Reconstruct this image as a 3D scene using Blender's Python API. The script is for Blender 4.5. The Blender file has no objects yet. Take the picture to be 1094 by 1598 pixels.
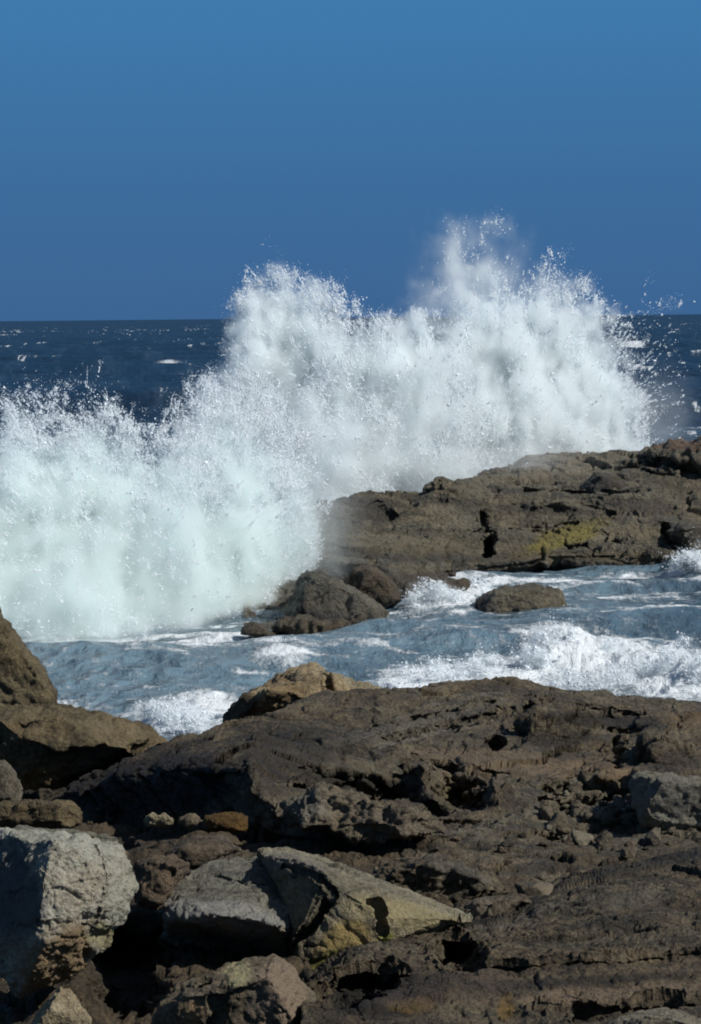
import bpy, bmesh, math, random
import numpy as np
from mathutils import Matrix, Vector

# ---------------------------------------------------------------- camera, sky, sun, exposure
S = bpy.context.scene
COL = S.collection
F = 3759.0                    # focal length in photo pixels (photo 1094 x 1598)
CAM_H = 6.0
PITCH = math.atan((799 - 495.5) / F)
ROLL = math.radians(0.576)
fw = Vector((0, math.cos(PITCH), -math.sin(PITCH)))
rt0 = Vector((1, 0, 0)); up0 = rt0.cross(fw)
rt = rt0 * math.cos(ROLL) - up0 * math.sin(ROLL)
up = rt0 * math.sin(ROLL) + up0 * math.cos(ROLL)
cd = bpy.data.cameras.new('camera'); cam = bpy.data.objects.new('camera', cd); COL.objects.link(cam)
m = Matrix((rt, up, -fw)).transposed().to_4x4(); m.translation = (0, 0, CAM_H)
cam.matrix_world = m
cd.sensor_fit = 'VERTICAL'; cd.sensor_height = 24.0; cd.sensor_width = 24.0
cd.lens = F * 24.0 / 1598.0
cd.clip_start = 0.1; cd.clip_end = 90000
S.camera = cam

SUN_TO = Vector((0.70, -0.30, 0.66)).normalized()      # towards the sun: right, a little behind the camera
SUN_EL = math.asin(SUN_TO.z)
SUN_AZ = math.atan2(SUN_TO.x, SUN_TO.y)
ld = bpy.data.lights.new('sun', 'SUN'); ld.energy = 4.7; ld.angle = math.radians(0.53); ld.color = (1, .972, .925)
lo = bpy.data.objects.new('sun', ld); COL.objects.link(lo)
lo.rotation_euler = (-SUN_TO).to_track_quat('-Z', 'Y').to_euler(); lo.location = (20, -10, 40)

w = bpy.data.worlds.new("World"); S.world = w; w.use_nodes = True
nt = w.node_tree; N = nt.nodes; L = nt.links
for n in list(N): N.remove(n)
out = N.new('ShaderNodeOutputWorld'); bg = N.new('ShaderNodeBackground')
sky = N.new('ShaderNodeTexSky'); sky.sky_type = 'NISHITA'; sky.sun_disc = False
sky.sun_elevation = SUN_EL; sky.sun_rotation = SUN_AZ
sky.altitude = 0; sky.air_density = 1.0; sky.dust_density = 0.3; sky.ozone_density = 2.0
# the clear deep-blue band the photo shows low over the sea, passing into the Nishita dome higher up
tc = N.new('ShaderNodeTexCoord'); sx = N.new('ShaderNodeSeparateXYZ'); L.new(tc.outputs['Generated'], sx.inputs[0])
mr = N.new('ShaderNodeMapRange'); mr.inputs['From Min'].default_value = 0.0; mr.inputs['From Max'].default_value = 0.16
L.new(sx.outputs['Z'], mr.inputs['Value'])
rp = N.new('ShaderNodeValToRGB'); L.new(mr.outputs[0], rp.inputs[0])
SKYK = 10.0
e = rp.color_ramp.elements
e[0].position = 0; e[0].color = (.047, .129, .288, 1)
e[1].position = 1; e[1].color = (.050, .205, .44, 1)
x = e.new(.35); x.color = (.047, .152, .332, 1)
x = e.new(.75); x.color = (.050, .190, .41, 1)
vm = N.new('ShaderNodeVectorMath'); vm.operation = 'SCALE'; vm.inputs['Scale'].default_value = SKYK
L.new(rp.outputs[0], vm.inputs[0])
mk = N.new('ShaderNodeMapRange'); mk.interpolation_type = 'SMOOTHSTEP'
mk.inputs['From Min'].default_value = 0.16; mk.inputs['From Max'].default_value = 0.5
L.new(sx.outputs['Z'], mk.inputs['Value'])
mx = N.new('ShaderNodeMix'); mx.data_type = 'RGBA'
L.new(mk.outputs[0], mx.inputs['Factor']); L.new(vm.outputs[0], mx.inputs['A'])
vs_ = N.new('ShaderNodeVectorMath'); vs_.operation = 'SCALE'; vs_.inputs['Scale'].default_value = .6; L.new(sky.outputs[0], vs_.inputs[0]); L.new(vs_.outputs[0], mx.inputs['B'])
L.new(mx.outputs['Result'], bg.inputs['Color']); bg.inputs['Strength'].default_value = 0.1
L.new(bg.outputs[0], out.inputs[0])

S.view_settings.view_transform = 'Standard'; S.view_settings.look = 'None'
S.view_settings.exposure = 0.0; S.view_settings.gamma = 1.0; S.view_settings.use_curve_mapping = False
cy = S.cycles
cy.max_bounces = 14; cy.diffuse_bounces = 4; cy.volume_bounces = 8; cy.transparent_max_bounces = 12
cy.glossy_bounces = 3; cy.transmission_bounces = 4
cy.use_denoising = True; cy.volume_step_rate = 1.0; cy.use_adaptive_sampling = True; cy.adaptive_threshold = 0.02
cy.pixel_filter_type = 'BLACKMAN_HARRIS'; cy.filter_width = 1.9
cy.caustics_reflective = False; cy.caustics_refractive = False

# ---------------------------------------------------------------- pixel <-> world helpers (photo pixels)
RT = np.array(rt); UP = np.array(up); FWD = np.array(fw)
def ray(px, py):
    px = np.asarray(px, float)[..., None]; py = np.asarray(py, float)[..., None]
    return FWD + RT * ((px - 547) / F) - UP * ((py - 799) / F)
def at(px, py, Y):
    """world point seen at photo pixel (px, py) standing Y metres away"""
    d = ray(px, py); t = np.asarray(Y, float)[..., None] / d[..., 1:2]
    return np.array([0, 0, CAM_H]) + d * t
def px_of(P):
    q = np.asarray(P) - np.array([0, 0, CAM_H])
    a = q @ RT; b = q @ UP; c = q @ FWD
    return 547 + F * a / c, 799 - F * b / c
def on_z(px, py, z):
    d = ray(px, py); t = (z - CAM_H) / d[..., 2:3]
    return np.array([0, 0, CAM_H]) + d * t
def zpy(z, Y): return float(px_of(np.array([[0.0, Y, z]]))[1][0])

# ---------------------------------------------------------------- numpy noise
RS = np.random.RandomState(7)
TAB = RS.rand(64, 64, 64).astype(np.float32) * 2 - 1
def vn(p):
    i = np.floor(p); f = (p - i).astype(np.float32); i = i.astype(np.int32)
    f = f * f * f * (f * (f * 6 - 15) + 10)
    x0, y0, z0 = i[:, 0] & 63, i[:, 1] & 63, i[:, 2] & 63
    x1, y1, z1 = (x0 + 1) & 63, (y0 + 1) & 63, (z0 + 1) & 63
    fx, fy, fz = f[:, 0], f[:, 1], f[:, 2]
    a = TAB[x0, y0, z0]; a = a + (TAB[x1, y0, z0] - a) * fx
    b = TAB[x0, y1, z0]; b = b + (TAB[x1, y1, z0] - b) * fx
    c = TAB[x0, y0, z1]; c = c + (TAB[x1, y0, z1] - c) * fx
    d = TAB[x0, y1, z1]; d = d + (TAB[x1, y1, z1] - d) * fx
    a = a + (b - a) * fy; c = c + (d - c) * fy
    return a + (c - a) * fz
_q = np.linalg.qr(np.random.RandomState(3).randn(3, 3))[0]
def fbm(p, oct=4, gain=.5, lac=2.03):
    p = np.asarray(p, float); s = 0; a = 1; t = 0
    for k in range(oct):
        s = s + a * vn(p); t += a; a *= gain; p = p @ _q.T * lac + 13.7
    return s / t
def ridged(p, oct=4, gain=.5, lac=2.07):
    p = np.asarray(p, float); s = 0; a = 1; t = 0
    for k in range(oct):
        s = s + a * (1 - 2 * np.abs(vn(p))); t += a; a *= gain; p = p @ _q.T * lac + 5.3
    return s / t
def sst(a, b, x):
    t = np.clip((x - a) / (b - a), 0, 1); return t * t * (3 - 2 * t)

# ---------------------------------------------------------------- mesh helpers
def mesh_np(name, V, faces, mat=None, smooth=True, parent=None):
    """faces: (n,3) or (n,4) int array"""
    V = np.ascontiguousarray(V, np.float32); faces = np.ascontiguousarray(faces, np.int32)
    me = bpy.data.meshes.new(name); k = faces.shape[1]; n = len(faces)
    me.vertices.add(len(V)); me.vertices.foreach_set('co', V.ravel())
    me.loops.add(n * k); me.loops.foreach_set('vertex_index', faces.ravel())
    me.polygons.add(n); me.polygons.foreach_set('loop_start', np.arange(0, n * k, k, dtype=np.int32))
    me.update(calc_edges=True)
    me.polygons.foreach_set('use_smooth', np.full(n, smooth, bool))
    o = bpy.data.objects.new(name, me); COL.objects.link(o)
    if mat: me.materials.append(mat)
    if parent: o.parent = parent
    return o
def grid_faces(nr, nc):
    i = np.arange(nr * nc).reshape(nr, nc)
    return np.stack([i[:-1, :-1], i[:-1, 1:], i[1:, 1:], i[1:, :-1]], -1).reshape(-1, 4)
def fattr(o, name, v):
    a = o.data.attributes.new(name, 'FLOAT', 'POINT'); a.data.foreach_set('value', np.ascontiguousarray(v, np.float32))
def cattr(o, name, rgba):
    a = o.data.attributes.new(name, 'FLOAT_COLOR', 'POINT'); a.data.foreach_set('color', np.ascontiguousarray(rgba, np.float32).ravel())
def tag(o, label=None, cat=None, group=None, kind=None):
    if label: o['label'] = label
    if cat: o['category'] = cat
    if group: o['group'] = group
    if kind: o['kind'] = kind
    return o
def normals(o):
    n = np.empty(len(o.data.vertices) * 3, np.float32); o.data.vertex_normals.foreach_get('vector', n); return n.reshape(-1, 3)
def coords(o):
    n = np.empty(len(o.data.vertices) * 3, np.float32); o.data.vertices.foreach_get('co', n); return n.reshape(-1, 3)
def set_coords(o, V):
    o.data.vertices.foreach_set('co', np.ascontiguousarray(V, np.float32).ravel()); o.data.update()
class NT:
    """tiny node-building helper"""
    def __init__(s, name):
        s.m = bpy.data.materials.new(name); s.m.use_nodes = True; s.t = s.m.node_tree
        for n in list(s.t.nodes): s.t.nodes.remove(n)
        s.out = s.n('ShaderNodeOutputMaterial')
    def n(s, ty, **kw):
        x = s.t.nodes.new(ty)
        for k, v in kw.items(): setattr(x, k, v)
        return x
    def l(s, a, b): s.t.links.new(a, b)
    def put(s, sock, v):
        if hasattr(v, 'is_linked') or isinstance(v, bpy.types.NodeSocket): s.l(v, sock)
        else: sock.default_value = v
    def math(s, op, a, b=0.0, clamp=False):
        x = s.n('ShaderNodeMath', operation=op, use_clamp=clamp); s.put(x.inputs[0], a); s.put(x.inputs[1], b); return x.outputs[0]
    def mix(s, f, a, b, blend='MIX'):
        x = s.n('ShaderNodeMix', data_type='RGBA', blend_type=blend)
        s.put(x.inputs['Factor'], f); s.put(x.inputs['A'], a); s.put(x.inputs['B'], b); return x.outputs['Result']
    def rng(s, v, a, b, c=0.0, d=1.0, smooth=True):
        x = s.n('ShaderNodeMapRange', interpolation_type='SMOOTHSTEP' if smooth else 'LINEAR')
        s.put(x.inputs['Value'], v)
        for k, q in (('From Min', a), ('From Max', b), ('To Min', c), ('To Max', d)): x.inputs[k].default_value = q
        return x.outputs[0]
    def noise(s, vec, scale, detail=4.0, rough=.55, dist=0.0):
        x = s.n('ShaderNodeTexNoise'); s.l(vec, x.inputs['Vector'])
        x.inputs['Scale'].default_value = scale; x.inputs['Detail'].default_value = detail
        x.inputs['Roughness'].default_value = rough; x.inputs['Distortion'].default_value = dist; return x.outputs['Fac']
    def attr(s, name, out='Fac'):
        x = s.n('ShaderNodeAttribute', attribute_name=name); return x.outputs[out]
# ---------------------------------------------------------------- the sea (one sheet to the horizon)
def sea_material():
    t = NT('sea_water')
    geo = t.n('ShaderNodeNewGeometry'); P = geo.outputs['Position']
    foam = t.attr('foam'); aer = t.attr('aerated')
    mp = t.n('ShaderNodeMapping'); t.l(P, mp.inputs['Vector']); mp.inputs['Scale'].default_value = (1, .55, 1)
    n1 = t.noise(mp.outputs[0], 2.6, 7, .68, .6); n2 = t.noise(mp.outputs[0], 11, 5, .7, .3)
    nn = t.math('ADD', t.math('MULTIPLY', n1, .65), t.math('MULTIPLY', n2, .35))
    # lacy foam: the attribute sets the cover, noise breaks it
    f = t.rng(t.math('ADD', foam, t.math('MULTIPLY', t.math('SUBTRACT', nn, .5), 2.3)), .34, .84)
    f = t.math('MULTIPLY', f, t.rng(foam, .02, .12))
    deep = t.mix(aer, (.005, .020, .046, 1), (.125, .195, .240, 1))
    col = t.mix(f, deep, (.64, .68, .70, 1))
    b = t.n('ShaderNodeBsdfPrincipled'); t.l(col, b.inputs['Base Color'])
    t.l(t.rng(f, 0, 1, .16, .75), b.inputs['Roughness']); b.inputs['IOR'].default_value = 1.33
    b.inputs['Specular IOR Level'].default_value = 0
    w1 = t.noise(mp.outputs[0], 1.7, 6, .66, .4); w2 = t.noise(mp.outputs[0], 8, 5, .7)
    bh = t.math('ADD', t.math('MULTIPLY', w1, .5), t.math('MULTIPLY', w2, .07))
    w0 = t.noise(mp.outputs[0], .11, 5, .7, .5); bh = t.math('ADD', bh, t.math('MULTIPLY', w0, 4.5))
    bh = t.math('ADD', bh, t.math('MULTIPLY', f, .10))
    bp = t.n('ShaderNodeBump'); bp.inputs['Strength'].default_value = .9; bp.inputs['Distance'].default_value = .5
    t.l(bh, bp.inputs['Height']); t.l(bp.outputs[0], b.inputs['Normal'])
    # sky reflection, held down at grazing angles as the unseen wavelets do
    gl = t.n('ShaderNodeBsdfGlossy'); gl.inputs['Roughness'].default_value = .2; t.l(bp.outputs[0], gl.inputs['Normal'])
    fr = t.n('ShaderNodeFresnel'); fr.inputs['IOR'].default_value = 1.33; t.l(bp.outputs[0], fr.inputs['Normal'])
    fac = t.math('MULTIPLY', t.math('MINIMUM', fr.outputs[0], t.rng(aer, 0, .6, .26, .42)), t.rng(f, 0, 1, 1, .15))
    mx = t.n('ShaderNodeMixShader'); t.l(fac, mx.inputs[0]); t.l(b.outputs[0], mx.inputs[1]); t.l(gl.outputs[0], mx.inputs[2])
    t.l(mx.outputs[0], t.out.inputs['Surface']); return t.m

def wave_sum(x, y, seed, lam0, lam1, n, amp, d0, spread):
    r = np.random.RandomState(seed); z = 0
    for k in range(n):
        lam = lam0 * (lam1 / lam0) ** (k / max(1, n - 1)); a = d0 + r.randn() * spread
        ph = 2 * np.pi * (x * math.sin(a) + y * math.cos(a)) / lam + r.rand() * 6.28
        c = (np.sin(ph) + 1) / 2
        z = z + amp * lam / lam1 * (2 * c ** 1.5 - .85)
    return z

def build_sea():
    vf = F / 1598 * 1024
    rows = []
    for pyr in np.concatenate([np.linspace(1540, 1200, 60), np.linspace(1198.6, 560, 440), np.linspace(559.5, 499.3, 230)]):
        ang = math.atan((pyr - 495.5) / F * 1.0)
        rows.append(CAM_H / math.tan(ang))
    rows += [9000, 16000, 30000, 60000]
    Y = np.array(rows); pxs = np.concatenate([np.linspace(-900, -80, 120), np.linspace(-78, 1172, 820), np.linspace(1175, 2300, 160)])
    sx = (pxs - 547) / F
    X = Y[:, None] * sx[None, :]; YY = np.repeat(Y[:, None], len(pxs), 1)
    x = X.ravel(); y = YY.ravel()
    P0 = np.stack([x, y, 0 * x], 1)
    far = sst(75, 130, y); fade = np.exp(-y / 2600.0)
    # open sea swell and chop
    zs = wave_sum(x, y, 2, 9, 46, 9, .42, .35, .35) * far
    zc = fbm(np.stack([x * .16, y * .22, 0 * x], 1), 4) * (.30 * far + .12)
    near = 1 - far
    zn = fbm(np.stack([x * .45, y * .8, 0 * x + 3], 1), 5, .55) * .26 * near
    px, py = px_of(P0)
    # the low swell ridge whose rim hides the foot of the burst (left), running right below the ledge
    rim = np.interp(px, [-400, 0, 60, 200, 370, 480, 600, 740, 900, 1094, 1500], [1012, 1010, 1009, 1006, 995, 984, 974, 966, 958, 950, 940])
    yr = on_z(px, rim, 0.32)[:, 1]
    ridge = .34 * np.exp(-((y - yr) / np.where(y > yr, 0.8, 2.4)) ** 2) * near
    # breaking wave at the right of the pool
    bx = np.array([(1075, 1058, 70, 26, .34), (960, 1030, 75, 22, .24), (872, 1025, 50, 22, .30), (760, 1060, 95, 24, .14), (1094, 1085, 120, 20, .2),
                   (640, 1066, 70, 18, .06), (270, 1128, 80, 26, .12), (330, 1100, 40, 18, .06), (1075, 885, 30, 14, .2), (690, 938, 62, 18, .2), (440, 1037, 46, 9, .08)])
    zb = 0 * x; fm = 0 * x
    wob = fbm(P0 * [1.1, 1.1, 1], 4, .6)
    for (cx, cyy, rx, ry, h) in bx:
        d = np.sqrt(((px - cx) / rx) ** 2 + ((py - cyy) / ry) ** 2) + wob * .45
        g = np.exp(-d ** 2 * 1.1); zb = zb + h * g; fm = fm + g * min(1, .62 + h)
    zb = zb * (1 + .55 * fbm(P0 * [3.2, 2.6, 1] + 9, 5, .55))
    # foam of the pool: streaks, plus what the breakers shed
    st = fbm(np.stack([x * .32, y * 1.15, 0 * x + 7], 1), 5, .6)
    st2 = ridged(np.stack([x * .55, y * 1.5, 0 * x + 2], 1), 4, .6)
    zone = sst(880, 960, py) * .16 + .10
    streak = sst(.35, .8, st2) * .36 + sst(-.05, .45, st) * .24
    foam = fm + (streak + zone) * near * sst(860, 900, py)
    foam = foam + .26 * np.exp(-((y - yr) / .5) ** 2) * near * sst(-.1, .35, st)
    # foam that washes along the foot of the ledge
    foot = np.interp(px, [-400, 380, 480, 620, 700, 850, 1050, 1500], [985, 985, 968, 930, 905, 888, 888, 880])
    foam = foam + .55 * np.exp(-((py - foot - 14) / 22) ** 2) * near * sst(-.25, .3, st)
    # whitecaps out at sea
    wc = fbm(np.stack([x * .035, y * .012, 0 * x + 11], 1), 3, .5); wc2 = fbm(np.stack([x * .55, y * .06, 0 * x + 4], 1), 5, .7)
    cap = sst(.27, .47, wc * .45 + wc2 * .8 + .10 * sst(.0, .7, zs) - .03) * far * .85 * np.exp(-y / 5000)
    d = np.sqrt(((px - 268) / 34) ** 2 + ((py - 572 - np.abs(px - 262) * .12) / 5) ** 2); cap = cap + .9 * np.exp(-d ** 2) * far
    d = np.sqrt(((px - 985) / 26) ** 2 + ((py - 541) / 8) ** 2); cap = cap + .9 * np.exp(-d ** 2) * far
    foam = np.clip(foam + cap, 0, 1.2)
    aer = np.clip(near * (.50 + .5 * sst(-.2, .5, fbm(P0 * [.22, .3, 1] + 21, 3))) + fm * .6 + near * .5 * np.exp(-((px - 130) / 190) ** 2 - ((py - 1050) / 50) ** 2), 0, 1)
    aer = aer + far * (.02 + .13 * sst(-.05, .45, wc2) * np.exp(-y / 3000))
    z = (zs + zc) * fade + zn + ridge + zb - .02
    z = np.where(y > 3000, 0, z)
    o = mesh_np('sea', np.stack([x, y, z], 1), grid_faces(len(Y), len(pxs)), sea_material())
    fattr(o, 'foam', foam); fattr(o, 'aerated', aer); tag(o, kind='structure')
    return o
build_sea()
# ---------------------------------------------------------------- spray: a fine mist (volume grid) full of water drops (mesh)
def mist_material(name, dens, col, aniso=.0):
    t = NT(name); v = t.n('ShaderNodeVolumePrincipled')
    v.inputs['Color'].default_value = (*col, 1); v.inputs['Density'].default_value = dens
    v.inputs['Anisotropy'].default_value = aniso; v.inputs['Density Attribute'].default_value = 'density'
    t.l(v.outputs[0], t.out.inputs['Volume']); return t.m
def drop_material():
    t = NT('white_water_drops')
    d = t.n('ShaderNodeBsdfDiffuse'); d.inputs['Color'].default_value = (.70, .72, .735, 1)
    tr = t.n('ShaderNodeBsdfTranslucent'); tr.inputs['Color'].default_value = (.38, .40, .41, 1)
    mx = t.n('ShaderNodeAddShader')
    t.l(d.outputs[0], mx.inputs[0]); t.l(tr.outputs[0], mx.inputs[1]); t.l(mx.outputs[0], t.out.inputs['Surface']); return t.m
DROP = drop_material()
def drops(name, C, R, parent, seed=1, stretch=None):
    """one tetrahedral drop of radius R at each of the points C"""
    r = np.random.RandomState(seed); n = len(C)
    T = np.array([[1, 1, 1], [1, -1, -1], [-1, 1, -1], [-1, -1, 1]], float) / 1.3
    q = r.randn(n, 4); q /= np.linalg.norm(q, axis=1, keepdims=True); a, b, c, d = q.T
    M = np.stack([1 - 2 * (c * c + d * d), 2 * (b * c - a * d), 2 * (b * d + a * c), 2 * (b * c + a * d), 1 - 2 * (b * b + d * d), 2 * (c * d - a * b),
                  2 * (b * d - a * c), 2 * (c * d + a * b), 1 - 2 * (b * b + c * c)], 1).reshape(n, 3, 3)
    V = np.einsum('nij,kj->nki', M, T) * (np.asarray(R)[:, None, None]) * (1 + .35 * r.randn(n, 4, 1).clip(-1, 1.5))
    V = V + C[:, None, :]
    Fc = np.array([[0, 1, 2], [0, 3, 1], [0, 2, 3], [1, 3, 2]])[None] + (np.arange(n) * 4)[:, None, None]
    o = mesh_np(name, V.reshape(-1, 3), Fc.reshape(-1, 3), DROP, True, parent); o['kind'] = 'stuff'
    return o
def mist_object(name, lo, hi, res, dens, mat, parent):
    """a mesh of grid samples that its own geometry-node modifier turns into a density volume"""
    nx, ny, nz = res
    me = bpy.data.meshes.new(name); me.vertices.add(dens.size)
    a = me.attributes.new('d', 'FLOAT', 'POINT'); a.data.foreach_set('value', np.ascontiguousarray(dens.ravel(), np.float32))
    o = bpy.data.objects.new(name, me); COL.objects.link(o); me.materials.append(mat); o.parent = parent; o['kind'] = 'stuff'
    g = bpy.data.node_groups.new(name, 'GeometryNodeTree')
    g.interface.new_socket('Geometry', in_out='INPUT', socket_type='NodeSocketGeometry')
    g.interface.new_socket('Geometry', in_out='OUTPUT', socket_type='NodeSocketGeometry')
    n = g.nodes.new; l = g.links.new
    gi = n('NodeGroupInput'); go = n('NodeGroupOutput'); vc = n('GeometryNodeVolumeCube'); si = n('GeometryNodeSampleIndex')
    na = n('GeometryNodeInputNamedAttribute'); na.data_type = 'FLOAT'; na.inputs['Name'].default_value = 'd'
    si.data_type = 'FLOAT'; si.domain = 'POINT'; si.clamp = True
    l(gi.outputs[0], si.inputs['Geometry']); l(na.outputs['Attribute'], si.inputs['Value'])
    pos = n('GeometryNodeInputPosition'); sp = n('ShaderNodeSeparateXYZ'); l(pos.outputs[0], sp.inputs[0])
    def mth(op, a, b):
        k = n('ShaderNodeMath'); k.operation = op
        for i, v in ((0, a), (1, b)):
            if isinstance(v, (int, float)): k.inputs[i].default_value = v
            else: l(v, k.inputs[i])
        return k.outputs[0]
    idx = None
    for ax, (r_, stride) in enumerate(((nx, ny * nz), (ny, nz), (nz, 1))):
        k = mth('ROUND', mth('MULTIPLY', mth('SUBTRACT', sp.outputs[ax], float(lo[ax])), (r_ - 1) / float(hi[ax] - lo[ax])), 0)
        k = mth('MULTIPLY', mth('MINIMUM', mth('MAXIMUM', k, 0), r_ - 1), stride)
        idx = k if idx is None else mth('ADD', idx, k)
    l(idx, si.inputs['Index'])
    l(si.outputs[0], vc.inputs['Density'])
    vc.inputs['Min'].default_value = lo; vc.inputs['Max'].default_value = hi
    vc.inputs['Resolution X'].default_value = nx; vc.inputs['Resolution Y'].default_value = ny; vc.inputs['Resolution Z'].default_value = nz
    sm = n('GeometryNodeSetMaterial'); sm.inputs['Material'].default_value = mat
    l(vc.outputs[0], sm.inputs['Geometry']); l(sm.outputs[0], go.inputs[0])
    md = o.modifiers.new('mist', 'NODES'); md.node_group = g
    return o
def voxels(lo, hi, vs):
    res = [int(round((hi[k] - lo[k]) / vs[k])) + 1 for k in range(3)]
    ax = [np.linspace(lo[k], hi[k], res[k]) for k in range(3)]
    G = np.meshgrid(*ax, indexing='ij')
    return res, np.stack([a.ravel() for a in G], 1)

def burst(name, label, lo, hi, vs, field, mist_k, ndrop, rdrop, seed, base, group=None, thread=1.0, col=(.945, .980, .984)):
    root = bpy.data.objects.new(name, None); root.location = base; COL.objects.link(root)
    tag(root, label, 'wave', group)
    root_inv = Vector(base)
    res, P = voxels(lo, hi, vs)
    D, E = field(P)                      # mist density, drop density
    o = mist_object('mist', lo, hi, res, D, mist_material(name + '_mist', mist_k, col), root)
    o.location = -root_inv
    r = np.random.RandomState(seed)
    # most drops one sees fly on the near side of the mist
    g = D.reshape(res); dy = (hi[1] - lo[1]) / (res[1] - 1)
    tau = (np.cumsum(g, 1) * dy * mist_k).ravel()
    pr = (E * (.04 + np.exp(-tau * 1.1))).astype(np.float64); pr /= pr.sum()
    # drops fly in clumps: a heavy-tailed number of drops per clump
    nc = ndrop // 7
    ci = np.searchsorted(np.cumsum(pr), r.rand(nc)).clip(0, len(pr) - 1)
    k = np.minimum(1 + (r.pareto(1.15, nc) * 3.4).astype(int), 90)
    C = np.repeat(P[ci], k, 0); sg = np.repeat(r.gamma(1.4, .022, nc), k)[:, None]
    n = len(C); print('drops', name, n, 'voxels', res)
    # each clump is a thread of water torn along its flight: away from the foot of the burst, bending down
    cen = np.array([.5 * (lo[0] + hi[0]), .5 * (lo[1] + hi[1]), lo[2] - .25 * (hi[2] - lo[2])]); u = P[ci] - cen; u /= np.linalg.norm(u, axis=1, keepdims=True)
    u = u + r.randn(nc, 3) * [.30, .25, .22]; u = np.repeat(u * (r.gamma(1.6, .11, nc) * np.minimum(1, k / 8))[:, None] * thread, k, 0); tt = r.rand(n, 1) ** 1.6 - .3
    C = C + r.randn(n, 3) * sg * (.35 + tt) + u * tt - np.array([0, 0, .35]) * (np.linalg.norm(u, axis=1, keepdims=True) * tt * np.abs(tt)) + np.repeat((r.rand(nc, 3) - .5) * np.array(vs), k, 0)
    R = rdrop * np.exp(r.randn(n) * .42) * (1.25 - .6 * tt[:, 0])
    # gobs: thick white lumps of broken water, hundreds of fine drops each
    ng = nc // 26; gi = np.searchsorted(np.cumsum(pr), r.rand(ng)).clip(0, len(pr) - 1); kg = r.randint(30, 150, ng)
    G = np.repeat(P[gi], kg, 0); sgm = np.repeat(r.gamma(2.2, .022, ng) * (1 if thread > .5 else .6), kg)[:, None]
    ug = P[gi] - cen; ug /= np.linalg.norm(ug, axis=1, keepdims=True); ug = np.repeat(ug + r.randn(ng, 3) * .5, kg, 0)
    G = G + r.randn(len(G), 3) * sgm + ug * r.randn(len(G), 1) * sgm * 1.6
    C = np.concatenate([C, G]); R = np.concatenate([R, rdrop * .95 * np.exp(r.randn(len(G)) * .35)])
    ok = C[:, 2] > 0.03
    d = drops('spray_drops', C[ok], R[ok], root, seed); d.location = -root_inv
    return root

def field_left(P):
    px, py = px_of(P)
    w1 = fbm(P * .9, 4); w2 = fbm(P * 2.2 + 31, 4, .55)
    fing = ridged(P * [1.7, 1.2, .45] + 23, 3, .6)
    qx = px + 30 * w1 + 14 * w2; qy = py + 34 * fbm(P * 1.1 + 17, 4, .6) + 16 * w2 + 24 * fing - 6
    top = np.interp(qx, [-200, -40, 0, 15, 40, 70, 120, 170, 220, 255, 290, 330, 380, 430, 470, 500, 520], [690, 680, 655, 600, 585, 605, 600, 595, 640, 640, 600, 585, 580, 600, 660, 740, 820])
    soft = np.interp(px, [0, 80, 240, 300, 420, 500], [110, 140, 140, 110, 130, 140])
    re = np.interp(qy, [580, 680, 760, 850, 900, 950, 990, 1010], [520, 530, 510, 500, 480, 462, 400, 350])
    v = np.clip((qy - top) / soft, 0, 1); h = np.clip((re - qx) / np.interp(py, [600, 800, 980], [140, 130, 60]), 0, 1)
    edge = v * h
    yc = np.interp(px, [-100, 0, 300, 500], [47.3, 47.3, 49.5, 52.5]) + 1.5 * fbm(P * [.55, .3, .5] + 60, 3) + .7 * w1 - .5 * w2 + np.interp(py, [580, 1000], [2.2, -.6])
    T = np.interp(py, [580, 700, 860, 1000], [.55, .8, 1.2, 1.9]) * (.35 + .65 * edge)
    de = np.exp(-(np.abs(P[:, 1] - yc) / T) ** 2.6)
    thin = np.interp(py + 0 * px, [600, 690, 790], [1, .65, 0]) * np.interp(px, [0, 220, 300], [1, 1, .2])
    bill = -ridged(P * [1.5, 1.1, 1.2] + 5, 5, .62)
    veil = sst(760, 900, py)
    stk = ridged(P * [2.1, 1.4, .9] + 35, 4, .6)
    tex = sst(-.10 + .30 * thin, .34 + .25 * thin, .6 * bill + .55 * stk + .02 + .22 * edge)
    tex = tex + (.75 - tex) * .35 * veil
    D = edge ** .95 * de * (.03 + .97 * tex) * (1 - .9 * thin)
    D = D * (.14 + .86 * sst(-.32, .22, fbm(P * [.62, .5, .55] + 3, 3) + .5 * veil))
    D = D * np.interp(qy, [600, 760, 1000], [.5, 1, 1.2]) * sst(-.1, .15, P[:, 2])
    vl = np.exp(-(np.abs(px - np.interp(py, [760, 950], [496, 470])) / 46) ** 2) * sst(740, 800, py) * (1 - sst(930, 990, py)) * np.exp(-((P[:, 1] - 52.5) / 1.6) ** 2)
    D = D + .030 * vl * (.4 + sst(-.4, .5, w1 + w2))
    fl = sst(.35, .8, ridged(P * [2.6, 2.2, 1.9] + 77, 3, .6)); fine = sst(.05, .5, fbm(P * 4.0 + 70, 3, .6))
    E = edge ** .7 * de * (.05 + fl + .6 * fine) * (1.25 - .6 * edge) * (1 - .78 * thin) * (1 - .55 * veil)
    return D.astype(np.float32), E.astype(np.float32)

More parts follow.
